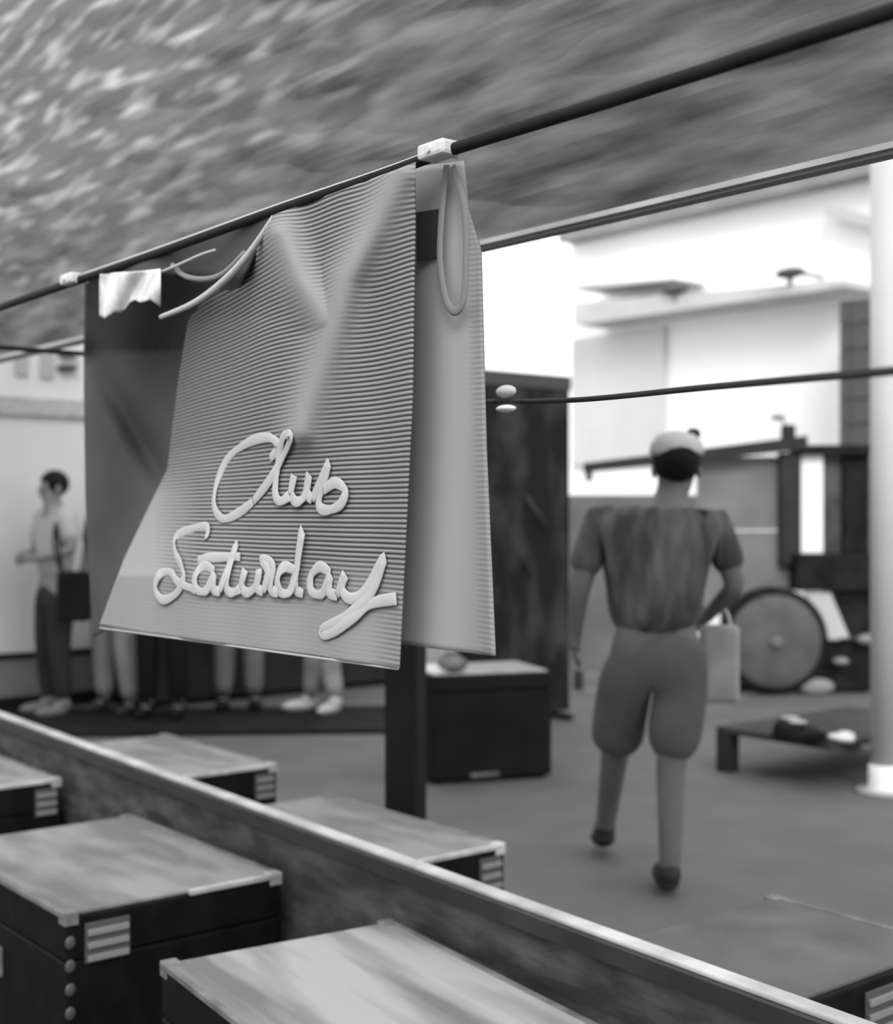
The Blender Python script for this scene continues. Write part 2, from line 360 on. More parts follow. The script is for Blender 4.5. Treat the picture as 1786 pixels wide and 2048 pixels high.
def segdist(p, a, b):
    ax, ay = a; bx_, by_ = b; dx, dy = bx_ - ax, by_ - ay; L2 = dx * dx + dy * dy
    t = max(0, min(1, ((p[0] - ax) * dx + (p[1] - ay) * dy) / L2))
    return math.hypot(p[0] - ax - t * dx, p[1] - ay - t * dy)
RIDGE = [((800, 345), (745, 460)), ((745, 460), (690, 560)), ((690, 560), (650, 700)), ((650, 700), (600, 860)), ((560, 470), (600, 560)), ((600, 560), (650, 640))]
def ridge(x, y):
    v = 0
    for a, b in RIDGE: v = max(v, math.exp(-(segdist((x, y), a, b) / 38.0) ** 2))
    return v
def fold_light_fade(x, y):  # paints the drape fold's light as paled stripes; lower cloth plain pale
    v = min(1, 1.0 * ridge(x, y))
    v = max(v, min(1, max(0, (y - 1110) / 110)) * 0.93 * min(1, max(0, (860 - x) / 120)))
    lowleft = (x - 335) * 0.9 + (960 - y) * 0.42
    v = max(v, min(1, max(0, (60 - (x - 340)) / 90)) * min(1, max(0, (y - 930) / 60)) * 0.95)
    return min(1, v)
def fold(x, y):
    f = -0.03 * ridge(x, y) + 0.20 * max(0, (600 - x) / 250.0) ** 1.4 * min(1, max(0, (1150 - y) / 250)) * min(1, max(0, (y - 430) / 200)) + 0.010 * math.sin(x / 55.0 + y / 400) * min(1, max(0, (y - 330) / 500)) + 0.006 * math.sin(x / 23.0)
    return f
def sheet(name, Lb, Rb, top, bot, m, parent, dy, ff, nx=90, ny=110, thick=0.004, fadef=None, rowtilt=None):
    """Lb/Rb: tables y->x of the two side edges; top/bot: functions giving y at fraction t across"""
    bm = bmesh.new(); G = {}; W = []
    for j in range(ny + 1):
        for i in range(nx + 1):
            s = j / ny; t = i / nx
            # solve for y with side edges depending on y
            x = lerpt(Lb, top(0) + (bot(0) - top(0)) * s) * (1 - t) + lerpt(Rb, top(1) + (bot(1) - top(1)) * s) * t
            y = top(t) + (bot(t) - top(t)) * s
            G[i, j] = bm.verts.new(at_y(x, y, RY + dy + ff(x, y))); W.append(fadef(x, y) if fadef else 0)
    for j in range(ny):
        for i in range(nx): bm.faces.new((G[i, j], G[i, j + 1], G[i + 1, j + 1], G[i + 1, j]))
    me = bpy.data.meshes.new(name); bm.to_mesh(me); bm.free()
    if fadef:
        at_ = me.attributes.new('fold_light_fade', 'FLOAT', 'POINT'); at_.data.foreach_set('value', W)
    o = link(name, me, m, parent, True)
    md = o.modifiers.new('thickness', 'SOLIDIFY'); md.thickness = thick; md.offset = 0
    return o
cloth = thing('hanging_cloth', 'striped cloth with pale script lettering hung on the dark pole', 'banner')
def tabf(tab): return lambda t: lerpt(tab, t)
M_plain = mat('plain_side_cloth', 0.155, 0.85, 0.05, 6)
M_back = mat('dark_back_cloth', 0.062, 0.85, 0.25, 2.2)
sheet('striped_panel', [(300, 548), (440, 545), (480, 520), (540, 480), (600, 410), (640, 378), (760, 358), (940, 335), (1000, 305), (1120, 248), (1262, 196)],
      [(300, 832), (800, 824), (1335, 798)], tabf([(0, 432), (1, 326)]), tabf([(0, 1250), (.15, 1266), (1, 1336)]), sm, cloth, -0.004, fold, 130, 170, fadef=fold_light_fade)
def fback(x, y): return 0.26 * min(1, max(0, (y - 550) / 150)) + 0.02 * math.sin(x / 38.0 + y / 150) - 0.045 * math.exp(-(segdist((x, y), (190, 720), (330, 950)) / 30) ** 2) * -1
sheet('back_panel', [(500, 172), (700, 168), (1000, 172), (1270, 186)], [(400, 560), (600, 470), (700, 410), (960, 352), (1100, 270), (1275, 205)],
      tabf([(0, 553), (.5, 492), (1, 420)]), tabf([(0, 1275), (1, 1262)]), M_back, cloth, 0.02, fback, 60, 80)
def fside(x, y): return 0.012 * math.sin(x / 30.0 + y / 900)
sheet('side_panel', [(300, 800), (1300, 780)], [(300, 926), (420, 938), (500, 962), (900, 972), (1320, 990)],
      tabf([(0, 338), (1, 322)]), tabf([(0, 1286), (1, 1312)]), sm, cloth, 0.05, fside, 30, 80, fadef=lambda x, y: max(.72, min(1.0, (985 + (y - 900) * .03 - x) / 40)))
M_pale = mat('pale_binding', 0.42, 0.8)
def line(name, pts, r, m, dy, flat=None, n=5):
    bm = bmesh.new(); P = smoothline([at_y(x, y, RY + dy) for x, y in pts], n); tube(bm, P, r, 8, flat); return obj(name, bm, m, cloth, True)
line('binding', [(160, 551), (300, 503), (545, 415), (760, 342), (900, 291)], [0.004] * 21, M_pale, -0.004)
line('neck_binding', [(548, 434), (500, 505), (450, 560), (390, 605), (322, 634)], [.005 + .002 * math.sin(k / 20 * 3.1) for k in range(21)], M_pale, -0.02)
line('strap', [(318, 546), (360, 528), (400, 510), (430, 500)], 0.0028, M_pale, -0.01)
line('strap', [(345, 530), (370, 552), (410, 558), (450, 545), (490, 505)], 0.0055, mat('dim_binding', .2), 0.0)
line('hem', [(200, 1256), (290, 1268), (500, 1297), (796, 1338)], 0.0022, mat('hem_grey', .34), -0.008)
line('ribbon_loop', [(893, 330), (884, 420), (880, 520), (892, 600), (912, 622), (928, 590), (932, 480), (926, 400), (905, 335)], 0.0075, mat('ribbon_grey', .17), 0.025, 0.4)
bm = bmesh.new(); G = {}
for j in range(13):
    for i in range(13):
        x = 200 + 122 * i / 12; y = lerpt([(0, 548), (1, 538)], i / 12) + (64 + 9 * math.sin(i * .55 + .5) + 5 * math.sin(i * 1.7) + (12 - i) * 1.2) * j / 12
        G[i, j] = bm.verts.new(at_y(x, y, RY - .012 + .012 * math.sin(i * .8 + j * .3)))
for j in range(12):
    for i in range(12): bm.faces.new((G[i, j], G[i, j + 1], G[i + 1, j + 1], G[i + 1, j]))
o = obj('white_label', bm, mat('white_label', .6, .7, .15, 30), cloth, True); o.modifiers.new('t', 'SOLIDIFY').thickness = .002; o['label'] = 'crumpled white label at the top left of the cloth'
# dark opening patch at upper right
bm = bmesh.new(); prism(bm, [at_y(x, y, RY + .03) for x, y in ((832, 425), (876, 418), (878, 515), (834, 522))], Vector((0, 0, 0)), Vector((0, .003, 0))); obj('patch', bm, M_char, cloth)

# script lettering (one mesh per letter)
LET = {
 'C': [(540, 918), (556, 895), (540, 876), (500, 884), (458, 915), (434, 965), (428, 1012), (446, 1038), (478, 1026), (505, 1005)],
 'l': [(505, 1005), (540, 960), (572, 900), (580, 872), (566, 876), (556, 930), (550, 985), (560, 1003), (578, 992)],
 'u': [(580, 990), (588, 950), (582, 985), (592, 1004), (610, 990), (618, 948), (614, 985), (624, 1000)],
 'b': [(624, 1000), (642, 962), (656, 926), (648, 962), (637, 1008), (652, 1021), (680, 1010), (690, 982), (670, 966), (646, 982)],
 'S': [(412, 1078), (414, 1055), (385, 1058), (352, 1075), (350, 1105), (362, 1130), (366, 1158), (352, 1188), (325, 1200), (310, 1178), (318, 1150), (340, 1145), (356, 1165), (390, 1180)],
 'a': [(428, 1142), (408, 1132), (390, 1152), (392, 1178), (412, 1182), (428, 1150), (426, 1178), (440, 1184)],
 't': [(438, 1184), (458, 1130), (472, 1088), (460, 1130), (452, 1172), (462, 1186), (480, 1178)],
 'cross': [(395, 1122), (425, 1116), (480, 1114)],
 'u2': [(480, 1178), (490, 1140), (484, 1172), (494, 1186), (512, 1172), (518, 1138), (514, 1174), (526, 1184)],
 'r': [(526, 1184), (536, 1145), (522, 1120), (545, 1132), (540, 1176), (556, 1186)],
 'd': [(590, 1142), (568, 1134), (554, 1156), (560, 1184), (580, 1182), (594, 1130), (604, 1060), (594, 1130), (590, 1176), (606, 1188)],
 'a2': [(660, 1146), (640, 1134), (622, 1152), (622, 1182), (644, 1188), (660, 1154), (658, 1184), (674, 1192)],
 'y': [(674, 1192), (690, 1150), (684, 1180), (702, 1198), (734, 1176), (768, 1116), (745, 1180), (700, 1226), (644, 1262), (662, 1268), (705, 1236), (742, 1208), (792, 1198)],
}
M_let = mat('pale_lettering', 0.41, 0.8)
for k, pts in LET.items():
    P = [at_y(x, y, RY - 0.012 + fold(x, y)) for x, y in [tuple(q) for q in smoothline([(a, b) for a, b in pts], 5)]]
    bm = bmesh.new(); tube(bm, P, [0.0082 + 0.003 * abs(math.sin(i * .35)) for i in range(len(P))], 8, 0.14)
    obj('letter', bm, M_let, cloth, True)

def peg(px, py, y, rz, label):
    p = at_y(px, py, y)
    t = thing('clothespin', label, 'clothespin', p, rz, 'clothespins')
    for s in (-1, 1):
        b = bmesh.new(); bx(b, -.032, .032, -.012 + s * .0135, .012 + s * .0135 - .012 * s, -.011, .013, .006); obj('jaw', b, M_peg, t)
    b = bmesh.new(); lathe(b, [(.006, -.03), (.006, .03)], seg=10, M=Matrix.Rotation(math.pi / 2, 4, 'X')); obj('spring', b, M_peg, t)
    return t
peg(150, 560, RY, .0, 'pale clothespin on the pole at the left end of the cloth')
peg(884, 304, RY, .0, 'pale clothespin on the pole at the right end of the cloth')
# thin rope from the cloth's right side
rp = smoothline([at_d(975, 803, 2.62), at_d(1150, 800, 2.35), at_d(1400, 776, 1.9), at_d(1600, 758, 1.58), at_d(1786, 742, 1.32), at_d(2100, 712, 1.05)], 6)
bm = bmesh.new(); tube(bm, rp, .0046, 8); ro = obj('rope', bm, M_char, None, True); tag(ro, 'thin dark rope running right from the edge of the striped cloth', 'rope')
for dz, nm in ((0.018, 'upper'), (-0.014, 'lower')):
    pp = at_d(1012, 802, 2.56); bm = bmesh.new(); ell(bm, (0, 0, 0), .026, .012, .007 if dz < 0 else .012)
    o = obj('tie', bm, M_white if dz < 0 else M_peg, None, True); o.location = pp + Vector((0, 0, dz)); o.parent = ro; o.matrix_parent_inverse = Matrix()

# ------------------------------------------------------------------ mid-ground on the right
# tall dark board
bd = 9.0
a = at_z(930, 1345, 0); 
t = thing('display_board', 'tall dark mottled board standing right of the hanging cloth', 'board')
lx = (935 - CXP) / F; pb0 = cw(lx * bd, bd, 0); xb = pb0.x
# face runs along +y (away to the right)
ytop = at_x(985, 740, xb).z; yb1 = at_x(1140, 765, xb)
t.location = (xb, pb0.y, 0)
b = bmesh.new(); bx(b, -.12, 0, 0, yb1.y - pb0.y, .05, ytop, .01); obj('panel', b, mat('mottled_board', .012, .8, 0, 2.4, (1, 1.6, 1), g2=.05, lo=.45, hi=.75), t)
b = bmesh.new(); bx(b, 0, .012, 0, yb1.y - pb0.y, ytop - .10, ytop, .004); obj('header', b, mat('board_header', .05), t)
for y in (.1, yb1.y - pb0.y - .15):
    b = bmesh.new(); bx(b, -.25, .14, y, y + .05, 0, .05, .005); obj('foot', b, M_char, t)
# pale smudge shapes printed on the board (faded figure)
for (ya, za, yb_, zb_, w_, m_) in ((.55, 1.55, .75, 1.3, .05, .10), (.42, 1.2, .6, 1.0, .03, .06)):
    ya *= (yb1.y - pb0.y); yb_ *= (yb1.y - pb0.y)
    b = bmesh.new(); tube(b, [(.004, ya, za), (.004, (ya + yb_) / 2, (za + zb_) / 2), (.004, yb_, zb_)], [w_ * .4, w_, w_ * .5], 10, .08); obj('faded_print', b, mat('faded%d' % int(m_ * 100), m_), t, True)

# white pole in front
pd = 7.0
pp = cw((1771 - CXP) / F * pd, pd, 0)
t = thing('white_pole', 'tall white round pole at the right edge of the yard', 'pole', pp)
b = bmesh.new(); lathe(b, [(.075, .12), (.075, 3.4)], seg=24); obj('shaft', b, mat('pole_white', .5, .5, .04, 3), t, True)
b = bmesh.new(); lathe(b, [(.10, 0), (.10, .02), (.085, .05), (.085, .14), (.07, .15)], seg=24); obj('collar', b, M_white, t, True)
b = bmesh.new(); lathe(b, [(.15, 0), (.15, .018), (.10, .022)], seg=24); obj('base_plate', b, mat('base_grey', .35), t, True)
t = thing('rag', 'small white rag on the near corner of the low platform by the pole', 'cloth', at_z(1682, 1484, .25))
b = bmesh.new(); ell(b, (0, 0, .022), .08, .05, .022); ell(b, (.01, .03, .035), .05, .04, .02); obj('crumple', b, mat('rag_white', .6, .8, .1, 20, bump=.5), t, True)

# low dark platform
pc = at_z(1432, 1452, .25); 
t = thing('low_platform', 'low dark platform table on short legs left of the white pole', 'platform', (pc.x, pc.y, 0))
M_pl = mat('platform_dark', .032, .7, .3, 4)
b = bmesh.new(); bx(b, 0, .76, 0, 1.25, .215, .25, .006); obj('top', b, M_pl, t)
for (x, y) in ((.0, .0), (0, 1.15), (.66, 1.0)):
    b = bmesh.new(); bx(b, x, x + .09, y, y + .09, 0, .216, .004); obj('leg', b, M_char, t)
pq = at_z(1592, 1474, .25)
for k, dx in enumerate((0, .13)):
    s = thing('shoe', 'dark shoe on the low platform, %s of the pair' % ('left' if k == 0 else 'right'), 'shoe', (pq.x + dx * .8, pq.y - dx * .6, .25), -.6, 'shoes on the low platform')
    b = bmesh.new(); ell(b, (0, 0, .035), .055, .13, .034); ell(b, (0, -.05, .06), .045, .07, .04); obj('upper', b, M_dark, s, True)
    b = bmesh.new(); ell(b, (0, -.03, .10), .03, .05, .012); obj('insole', b, M_edge, s, True)
    b = bmesh.new(); bx(b, -.05, .05, -.12, .12, 0, .018, .006); obj('sole', b, M_black, s)

# cart with disc wheel
cd = 10.9
def cp(px, py, d=cd): return at_d(px, py, d)
o_ = cw((1545 - CXP) / F * cd, cd, 0); 
cart = thing('cargo_cart', 'dark cargo cart with a big solid disc wheel and white posts', 'cart', (o_.x, o_.y, 0), -math.atan2(-UY, -UX) * 0)
# cart local frame: ex = camera right, ey = camera forward
ex = cw(1, 0, 0); ey = cw(0, 1, 0)
R = Matrix(((ex.x, ey.x, 0), (ex.y, ey.y, 0), (0, 0, 1))).to_4x4(); cart.rotation_euler = R.to_euler()
def cl(px, py): return ((px - 1545) / F * cd, EYE - (py - CYP) / F * cd)
def cbox(name, xa, ya, xb, yb, y0, y1, m, bev=.006):
    (x0, z1), (x1, z0) = cl(xa, ya), cl(xb, yb); b = bmesh.new(); bx(b, x0, x1, y0, y1, max(z0, 0.0), z1, bev); return obj(name, b, m, cart)
M_panel = mat('grey_cart_panel', .17, .7, .12, 3); M_cart = mat('cart_black', .013, .7, .4, 6)
cbox('side_panel', 1400, 912, 1592, 1060, .10, .16, M_panel)
cbox('side_panel', 1400, 1063, 1592, 1215, .10, .16, M_panel)
cbox('tail_panel', 1104, 990, 1398, 1345, .12, .17, mat('tail_panel_grey', .13, .75, .15, 3))
cbox('tail_leg', 1150, 1345, 1170, 1389, .12, .17, M_char)
cbox('front_frame', 1590, 880, 1604, 1180, .02, .2, M_cart)
cbox('corner_post', 1562, 905, 1600, 1130, .0, .14, M_char)
cbox('white_post', 1602, 906, 1650, 1107, .05, .15, M_white)
cbox('rear_panel', 1652, 905, 1690, 1107, .1, .2, mat('cart_mid', .06, .8, .4, 5))
cbox('rear_panel', 1690, 890, 1742, 1110, .05, .3, M_cart)
cbox('deck', 1585, 1107, 1745, 1180, -.15, .5, M_cart)
cbox('rear_box', 1672, 1180, 1742, 1272, -.1, .4, M_cart)
cbox('engine_block', 1612, 1288, 1742, 1382, -.05, .4, M_cart, .03)
cbox('axle_beam', 1455, 1375, 1700, 1400, .1, .25, M_cart)
cbox('chassis', 1460, 1216, 1640, 1262, .2, .4, M_char)
b = bmesh.new()
q = [cl(1602, 1182), cl(1652, 1182), cl(1690, 1272), cl(1650, 1275)]
prism(b, [Vector((x, -.12, z)) for x, z in q], Vector((0, 0, 0)), Vector((0, .04, 0))); obj('mudguard', b, mat('mudguard_pale', .45, .6), cart)
for (xa, ya, r) in ((1670, 1318, .05), (1622, 1378, .11), (1724, 1275, .07)):
    x, z = cl(xa, ya); b = bmesh.new(); ell(b, (x, -.16, max(z, r * .6)), r * 1.3, .05, r * .6); obj('cap', b, mat('cap_grey', .22), cart, True)
# long dark bar on top
b = bmesh.new(); (x0, z0), (x1, z1) = cl(1168, 934), cl(1612, 884)
prism(b, [Vector((x0, 0, z0 - .045)), Vector((x1, 0, z1 - .06)), Vector((x1, 0, z1 + .05)), Vector((x0, 0, z0 + .03))], Vector((0, -.05, 0)), Vector((0, .05, 0))); obj('long_bar', b, M_char, cart)
b = bmesh.new(); (x0, z0) = cl(1178, 950); bx(b, x0 - .03, x0 + .03, -.02, .02, z0 - .05, z0 + .1, .01); obj('hook', b, M_dim, cart)
b = bmesh.new(); (x0, z0), (x1, z1) = cl(1600, 897), cl(1745, 890); bx(b, x0, x1, -.03, .03, z1 - .08, z1, .01); obj('top_rail', b, M_cart, cart)
b = bmesh.new(); (x0, z0) = cl(1575, 862); bx(b, x0 - .05, x0 + .06, -.04, .04, z0 - .12, z0 + .05, .02); obj('lamp_housing', b, M_char, cart)
b = bmesh.new(); x1_, z1_ = cl(1556, 835); tube(b, [(x0, 0, z0 + .03), (x1_ + .03, 0, z1_ - .02)], .008, 8); ell(b, (x1_, 0, z1_), .06, .03, .025); obj('mirror', b, mat('mirror_grey', .2), cart)
# wheel
wr = cl(1545, 1284); rim = .365
Mx = Matrix.Rotation(math.pi / 2, 4, 'X')
b = bmesh.new(); R0 = .425
lathe(b, [(rim - .01, -.09), (R0 - .03, -.10), (R0, -.06), (R0, .06), (R0 - .03, .10), (rim - .01, .09)], c=(-.03, -.12, R0), seg=40, M=Mx); wt = obj('tyre', b, M_cart, cart, True)
b = bmesh.new(); lathe(b, [(rim, -.07), (rim, .095), (rim - .02, .112), (rim * .55, .118), (.08, .125), (.02, .126)], c=(-.03, -.12, R0), seg=40, M=Mx); obj('disc', b, mat('disc_grey', .085, .7, .2, 4, bump=.05), wt, True)
b = bmesh.new(); lathe(b, [(.05, .12), (.05, .15), (.03, .158)], c=(-.03, -.12, R0), seg=16, M=Mx); obj('hub', b, mat('hub_grey', .13), wt, True)

# dark pillar of blocks
pl = thing('block_pillar', 'dark grey block pillar rising behind the cart beside the white pole', 'pillar')
pd2 = 12.2; c0 = cw((1726 - CXP) / F * pd2, pd2, 0); pl.location = c0
zt = EYE - (602 - CYP) / F * pd2; nb_ = 15; hh = zt / nb_
M_pil = mat('pillar_block', .085, .85, .2, 6, bump=.4)
meb = None
for k in range(nb_):
    if meb is None:
        b = bmesh.new(); bx(b, -.15, .15, -.15, .15, .004, hh - .004, .008); ob = obj('block', b, M_pil, pl); meb = ob.data
    else:
        ob = bpy.data.objects.new('block', meb); COL.objects.link(ob); ob.parent = pl
    ob.location = (0, 0, k * hh); ob.rotation_euler = (0, 0, random.uniform(-.02, .02) + .1)
b = bmesh.new(); bx(b, -.14, .14, -.14, .14, 0, zt - .004); o = obj('mortar', b, mat('mortar_dark', .04), pl); o.rotation_euler = (0, 0, .1)

# ------------------------------------------------------------------ back left: bench, plinth, wall fittings
ya = at_x(272, 1300, EX + .5).y; yb_ = ye - .3
t = thing('long_counter', 'long dark counter against the pale end wall behind the legs', 'counter', (EX + .05, ya, 0))
b = bmesh.new(); bx(b, 0, .5, 0, yb_ - ya, 0.04, .72, .01); obj('body', b, M_char, t)
b = bmesh.new(); bx(b, -.0, .54, -.02, yb_ - ya + .02, .72, .76, .008); obj('worktop', b, mat('counter_top', .05), t)
b = bmesh.new(); bx(b, .02, .46, .02, yb_ - ya - .02, 0, .04); obj('plinth', b, M_dark, t)
# dark kerb strip in front of the people
k0 = at_z(130, 1474, 0); k1 = at_z(775, 1466, 0); dk = (k1 - k0); lk = dk.length; ak = math.atan2(dk.y, dk.x)
t = thing('floor_mat', 'wide black floor mat under the standing people', 'mat', k0, ak)
b = bmesh.new(); bx(b, -.9, lk + .1, 0.0, 1.15, 0.0, .018, .004); obj('pad', b, mat('mat_black', .014, .8, .3, 5), t)
b = bmesh.new(); bx(b, -.9, lk + .1, -.04, .0, 0.0, .03, .004); obj('border', b, M_dark, t)
for i, (x, y0_, y1_) in enumerate(((45, 702, 752), (95, 700, 758))):
    a = at_x(x - 12, y0_, EX + .03); c = at_x(x + 14, y1_, EX + .03)
    t = thing('wall_strip', 'pale grey vertical strip high on the end wall, %s of two' % ('left' if i == 0 else 'right'), 'sign', (EX, a.y, c.z))
    b = bmesh.new(); bx(b, 0, .02, 0, c.y - a.y, 0, a.z - c.z, .004); obj('board', b, mat('strip_grey', .34), t)
for i, (x, y) in enumerate(((138, 707), (136, 735))):
    a = at_x(x, y, EX + .05)
    t = thing('wall_bracket', 'small dark bar high on the end wall, %s of two' % ('upper' if i == 0 else 'lower'), 'bracket', a)
    b = bmesh.new(); bx(b, -.05, .03, -.07, .07, -.015, .015, .01); obj('bar', b, M_char, t)

# ------------------------------------------------------------------ people
SKIN = mat('skin', .22, .6, .05, 6); DSKIN = mat('dark_skin', .075, .6, .08, 6)
def skinmesh(name, chains, m, parent, levels=1, root_first=True):
    """chains: list of lists of (key, pos, radius); same key joins"""
    vs, rad, es, keys, roots = [], [], [], {}, []
    for ch in chains:
        prev = None
        for j, (k, p, r) in enumerate(ch):
            if k in keys: idx = keys[k]
            else:
                idx = len(vs); keys[k] = idx; vs.append(p); rad.append(r if isinstance(r, tuple) else (r, r))
                if j == 0: roots.append(idx)
            if prev is not None: es.append((prev, idx))
            prev = idx
    me = bpy.data.meshes.new(name); me.from_pydata([tuple(v) for v in vs], es, [])
    o = link(name, me, m, parent)
    md = o.modifiers.new('skin', 'SKIN'); md.use_smooth_shade = True
    for i, sv in enumerate(me.skin_vertices[0].data):
        sv.radius = rad[i]; sv.use_root = i in roots
    sb = o.modifiers.new('sub', 'SUBSURF'); sb.levels = levels; sb.render_levels = levels
    return o
def person(label, loc, face, J, top, bottom, shoe, hair=.01, skin=None, sleeve='short', leg='long', group=None, loose=1.0, hat=None):
    """J: joint overrides in local metres, +y is where the person faces"""
    skin = skin or SKIN
    P = dict(pelvis=(0, 0, .95), waist=(0, 0, 1.08), chest=(0, 0, 1.30), neck=(0, 0, 1.46), head=(0, .02, 1.60),
             shL=(-.18, 0, 1.41), shR=(.18, 0, 1.41), elL=(-.25, -.02, 1.13), elR=(.25, -.02, 1.13), wrL=(-.26, .06, .90), wrR=(.26, .06, .90),
             haL=(-.26, .09, .83), haR=(.26, .09, .83), hiL=(-.09, 0, .90), hiR=(.09, 0, .90), knL=(-.10, .02, .50), knR=(.10, .02, .50),
             anL=(-.11, -.02, .09), anR=(.11, -.02, .09), toL=(-.12, .13, .035), toR=(.12, .13, .035))
    P.update(J); V = {k: Vector(v) for k, v in P.items()}
    t = thing('person', label, 'person', loc, face, group)
    hd = V['head']
    ch = [[('pelvis', V['pelvis'], (.14, .11)), ('waist', V['waist'], (.125, .095)), ('chest', V['chest'], (.15, .11)), ('neck', V['neck'], .058),
           ('jaw', hd + Vector((0, .015, -.06)), (.06, .065)), ('head', hd + Vector((0, .0, .02)), (.078, .092)), ('crown', hd + Vector((0, -.01, .085)), (.055, .065))]]
    for s in 'LR':
        ch.append([('chest', None, 0), ('sh' + s, V['sh' + s], .062), ('el' + s, V['el' + s], .042), ('wr' + s, V['wr' + s], .028), ('ha' + s, V['ha' + s], (.036, .022))])
        ch.append([('pelvis', None, 0), ('hi' + s, V['hi' + s], .095), ('kn' + s, V['kn' + s], .062), ('an' + s, V['an' + s], .042), ('to' + s, V['to' + s], .036)])
    for s, sg in (('L', -1), ('R', 1)):
        h = V['ha' + s]; d = (V['ha' + s] - V['wr' + s]).normalized(); side = d.cross(Vector((1, 0, 0))).normalized(); inn = Vector((-sg, 0, 0))
        for f in range(4):
            b0 = h + side * (f - 1.5) * .019 - d * .01; ln = (.07, .08, .075, .058)[f]
            ch.append([('f%s%d0' % (s, f), b0, .010), ('f%s%d1' % (s, f), b0 + d * ln * .5 + inn * .004, .0095), ('f%s%d2' % (s, f), b0 + d * ln * .95 + inn * .022, .008)])
        b0 = h - d * .03 + side * -.026
        ch.append([('t%s0' % s, b0, .012), ('t%s1' % s, b0 - side * .024 + d * .018 + inn * .01, .011), ('t%s2' % s, b0 - side * .03 + d * .048 + inn * .022, .009)])
    skinmesh('body', ch, skin, t, 2)
    # face
    for s in (-1, 1):
        b = bmesh.new(); ell(b, hd + Vector((s * .032, .083, .012)), .013, .008, .008, u=10, v=6); obj('eye', b, M_dark, t, True)
        b = bmesh.new(); ell(b, hd + Vector((s * .083, -.005, .0)), .012, .02, .033, u=10, v=8); obj('ear', b, skin, t, True)
    b = bmesh.new(); lathe(b, [(.018, -.028), (.015, -.005), (.007, .02)], c=hd + Vector((0, .092, -.008)), seg=10); obj('nose', b, skin, t, True)
    b = bmesh.new(); ell(b, hd + Vector((0, .086, -.052)), .024, .008, .007, u=10, v=6); obj('mouth', b, DSKIN, t, True)
    b = bmesh.new(); ell(b, hd + Vector((0, -.018, .042)), .094, .105, .096)
    for v in [v for v in b.verts if v.co.y - hd.y > .055 and v.co.z - hd.z < .06]: v.co.y = hd.y + .055
    obj('hair', b, mat('hair_dark', hair, .6, .3, 30, bump=.3), t, True)
    if hat:
        b = bmesh.new(); prof = [(.100, .055), (.104, .07), (.098, .10), (.075, .132), (.02, .148)]
        lathe(b, prof, c=hd + Vector((0, -.01, .0)), seg=20); ho = obj('cap', b, hat, t, True)
        b = bmesh.new(); ell(b, hd + Vector((.06, -.03, .135)), .028, .028, .022); obj('button', b, M_char, ho, True)
        b = bmesh.new(); ell(b, hd + Vector((0, .12, .055)), .08, .07, .008); obj('brim', b, hat, ho, True)
    # clothes
    k = loose
    c2 = [[('w', V['waist'] + Vector((0, 0, -.13)), (.165 * k, .13 * k)), ('m', V['waist'] + Vector((0, 0, .06)), (.16 * k, .12 * k)), ('c', V['chest'], (.172 * (1 + (k - 1) * 1.6), .13)), ('n', V['neck'] + Vector((0, 0, -.03)), .085)]]
    for s in 'LR':
        e_ = V['el' + s]; m_ = V['sh' + s].lerp(e_, .8)
        arm = [('c', None, 0), ('s' + s, V['sh' + s], .078), ('e' + s, m_ if sleeve == 'short' else e_, .064 if sleeve == 'short' else .058)]
        if sleeve == 'long': arm.append(('r' + s, V['wr' + s], .045))
        c2.append(arm)
    skinmesh('shirt', c2, top, t, 2)
    c3 = [[('p', V['pelvis'] + Vector((0, 0, .06)), (.15, .125)), ('p2', V['pelvis'] + Vector((0, 0, -.03)), (.155, .13))]]
    for s in 'LR':
        kn, an = V['kn' + s], V['an' + s]
        if leg == 'long': c3.append([('p2', None, 0), ('h' + s, V['hi' + s] + Vector((0, 0, -.05)), .115), ('k' + s, kn, .085), ('a' + s, kn.lerp(an, .95), .07)])
        else: c3.append([('p2', None, 0), ('h' + s, V['hi' + s] + Vector((0, 0, -.05)), .125), ('m' + s, (V['hi' + s] + kn) / 2, .115), ('k' + s, kn.lerp(an, .04), .112)])
    skinmesh('shorts' if leg == 'short' else 'trousers', c3, bottom, t, 2)
    for s in 'LR':
        a, c = V['an' + s], V['to' + s]
        b = bmesh.new(); d = (c - a); d.z = 0; yaw = math.atan2(-d.x, d.y) if d.length > .01 else 0; pitch = math.atan2((c.z + .0) - (a.z - .055), d.length)
        M = Matrix.Translation((a + c) / 2 + Vector((0, 0, -.012))) @ Matrix.Rotation(yaw, 4, 'Z') @ Matrix.Rotation(pitch, 4, 'X')
        ell(b, (0, .02, 0), .05, .135, .042, M); ell(b, (0, -.06, .035), .044, .065, .05, M)
        zmin = min(v.co.z for v in b.verts)
        so_ = obj('shoe', b, shoe, t, True)
    return t
CAMYAW = math.atan2(UY, -UX)   # rotation that makes local +y look away from the lens
def spot(px, d): v = cw((px - CXP) / F * d, d, 0); return (v.x, v.y, 0)
checks = bpy.data.materials.new('checked_shirt'); checks.use_nodes = True; nt = checks.node_tree; B = nt.nodes['Principled BSDF']; B.inputs['Roughness'].default_value = .85
tc = nt.nodes.new('ShaderNodeTexCoord'); ck = nt.nodes.new('ShaderNodeTexNoise'); ck.inputs['Scale'].default_value = 7
mp = nt.nodes.new('ShaderNodeMapping'); mp.inputs['Scale'].default_value = (2.2, 2.2, .5)
cr = nt.nodes.new('ShaderNodeValToRGB'); cr.color_ramp.elements[0].position = .35; cr.color_ramp.elements[0].color = (.03, .03, .03, 1); cr.color_ramp.elements[1].position = .7; cr.color_ramp.elements[1].color = (.12, .12, .12, 1)
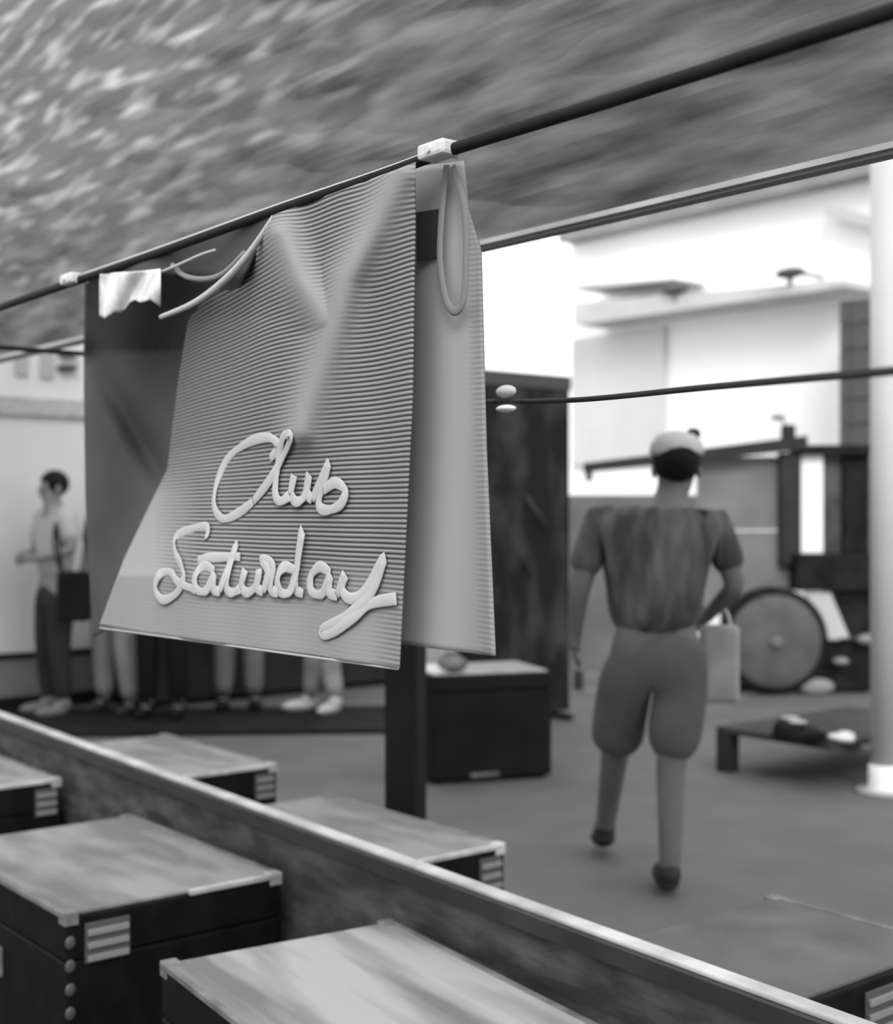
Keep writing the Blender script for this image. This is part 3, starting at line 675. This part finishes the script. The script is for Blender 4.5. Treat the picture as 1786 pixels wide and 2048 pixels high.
nt.links.new(tc.outputs['Object'], mp.inputs[0]); nt.links.new(mp.outputs[0], ck.inputs['Vector']); nt.links.new(ck.outputs['Fac'], cr.inputs[0]); nt.links.new(cr.outputs[0], B.inputs['Base Color'])
D = 5.15
main = person('person in dark mottled short-sleeved shirt, pale cap and grey knee shorts walking away', spot(1310, D), CAMYAW,
   dict(head=(.085, .03, 1.60), neck=(.04, 0, 1.46), shL=(-.22, 0, 1.40), shR=(.235, 0, 1.39), elL=(-.29, -.03, 1.14), wrL=(-.30, .04, .97), haL=(-.30, .05, .91),
        elR=(.30, -.03, 1.16), wrR=(.235, .14, 1.05), haR=(.22, .19, 1.02), hiL=(-.10, 0, .90), hiR=(.11, 0, .90),
        knL=(-.12, .22, .52), anL=(-.13, .50, .13), toL=(-.13, .63, .05), knR=(.06, -.0, .50), anR=(.05, -.04, .09), toR=(.05, .11, .04)),
   checks, mat('grey_shorts', .085, .85, .15, 5), M_char, skin=mat('mid_skin', .12, .6, .1, 6), leg='short', loose=1.2, hat=mat('pale_cap', .42, .8, .1, 20))
# pale shoulder bag / pouch at the right hip
bg_ = thing('tote_bag', 'pale tote bag hanging from the right hand of the walking person in the cap', 'bag')
v = cw((1437 - CXP) / F * 5.3, 5.3, .84); bg_.location = v; bg_.rotation_euler = (0, 0, CAMYAW)
b = bmesh.new(); bx(b, -.07, .08, -.03, .05, -.14, .16, .02); obj('bag_body', b, mat('tote_pale', .26, .85, .2, 8), bg_)
b = bmesh.new(); tube(b, smoothline([(-.05, 0, .14), (-.035, .01, .21), (0, .02, .235), (.035, .01, .21), (.05, 0, .14)]), .006, 6); obj('handle', b, M_peg, bg_)

D2 = 10.0
p2 = person('dark-haired person in pale shirt and dark trousers with a dark bag, by the end wall', spot(110, D2 - .35), CAMYAW + 2.3,
   dict(elL=(-.27, .0, 1.17), wrL=(-.12, .22, 1.12), haL=(-.05, .25, 1.12), elR=(.27, .02, 1.15), wrR=(.12, .22, 1.10), haR=(.05, .25, 1.10)),
   mat('pale_shirt', .38, .85, .08, 5), mat('dark_trousers', .025, .85, .3, 4), mat('grey_shoe', .15, .7), sleeve='short')
b_ = thing('shoulder_bag', 'dark shoulder bag at the hip of the pale-shirted person', 'bag', cw((148 - CXP) / F * 9.25, 9.25, .70), CAMYAW)
b = bmesh.new(); bx(b, -.11, .11, -.06, .06, 0, .34, .03); obj('bag_body', b, M_dark, b_)
b = bmesh.new(); tube(b, smoothline([(-.08, 0, .33), (-.10, .0, .5), (-.13, .02, .66), (-.15, .06, .5), (-.10, .03, .34)]), .01, 6); obj('strap', b, M_dark, b_)
G3 = None
person('person in light grey trousers behind the left edge of the cloth', spot(232, 9.75), CAMYAW + 2.8,
   dict(knL=(-.12, .08, .50), anL=(-.16, .05, .09), toL=(-.18, .19, .035)), mat('mid_shirt', .2, .85, .1, 4), mat('light_trousers', .24, .85, .12, 4), M_char)
person('person in black trousers behind the lower left corner of the cloth', spot(325, 9.5), CAMYAW + 3.1,
   dict(), M_char, mat('black_trousers', .011, .85), M_dark)
person('person in wide mid-grey trousers behind the middle of the cloth', spot(478, 9.9), CAMYAW + 3.3,
   dict(), mat('mid_shirt2', .12, .85), mat('grey_trousers', .15, .85, .15, 4), M_dark)
person('person with crossed pale legs and white shoes behind the cloth', spot(655, 9.75), CAMYAW + 2.5,
   dict(knL=(.02, .10, .52), anL=(.16, .0, .09), toL=(.22, .12, .035), knR=(.03, -.02, .50), anR=(-.08, .0, .09), toR=(-.10, .14, .035)), M_char, mat('pale_trousers', .25, .85, .3, 8), mat('white_shoe', .45, .6))
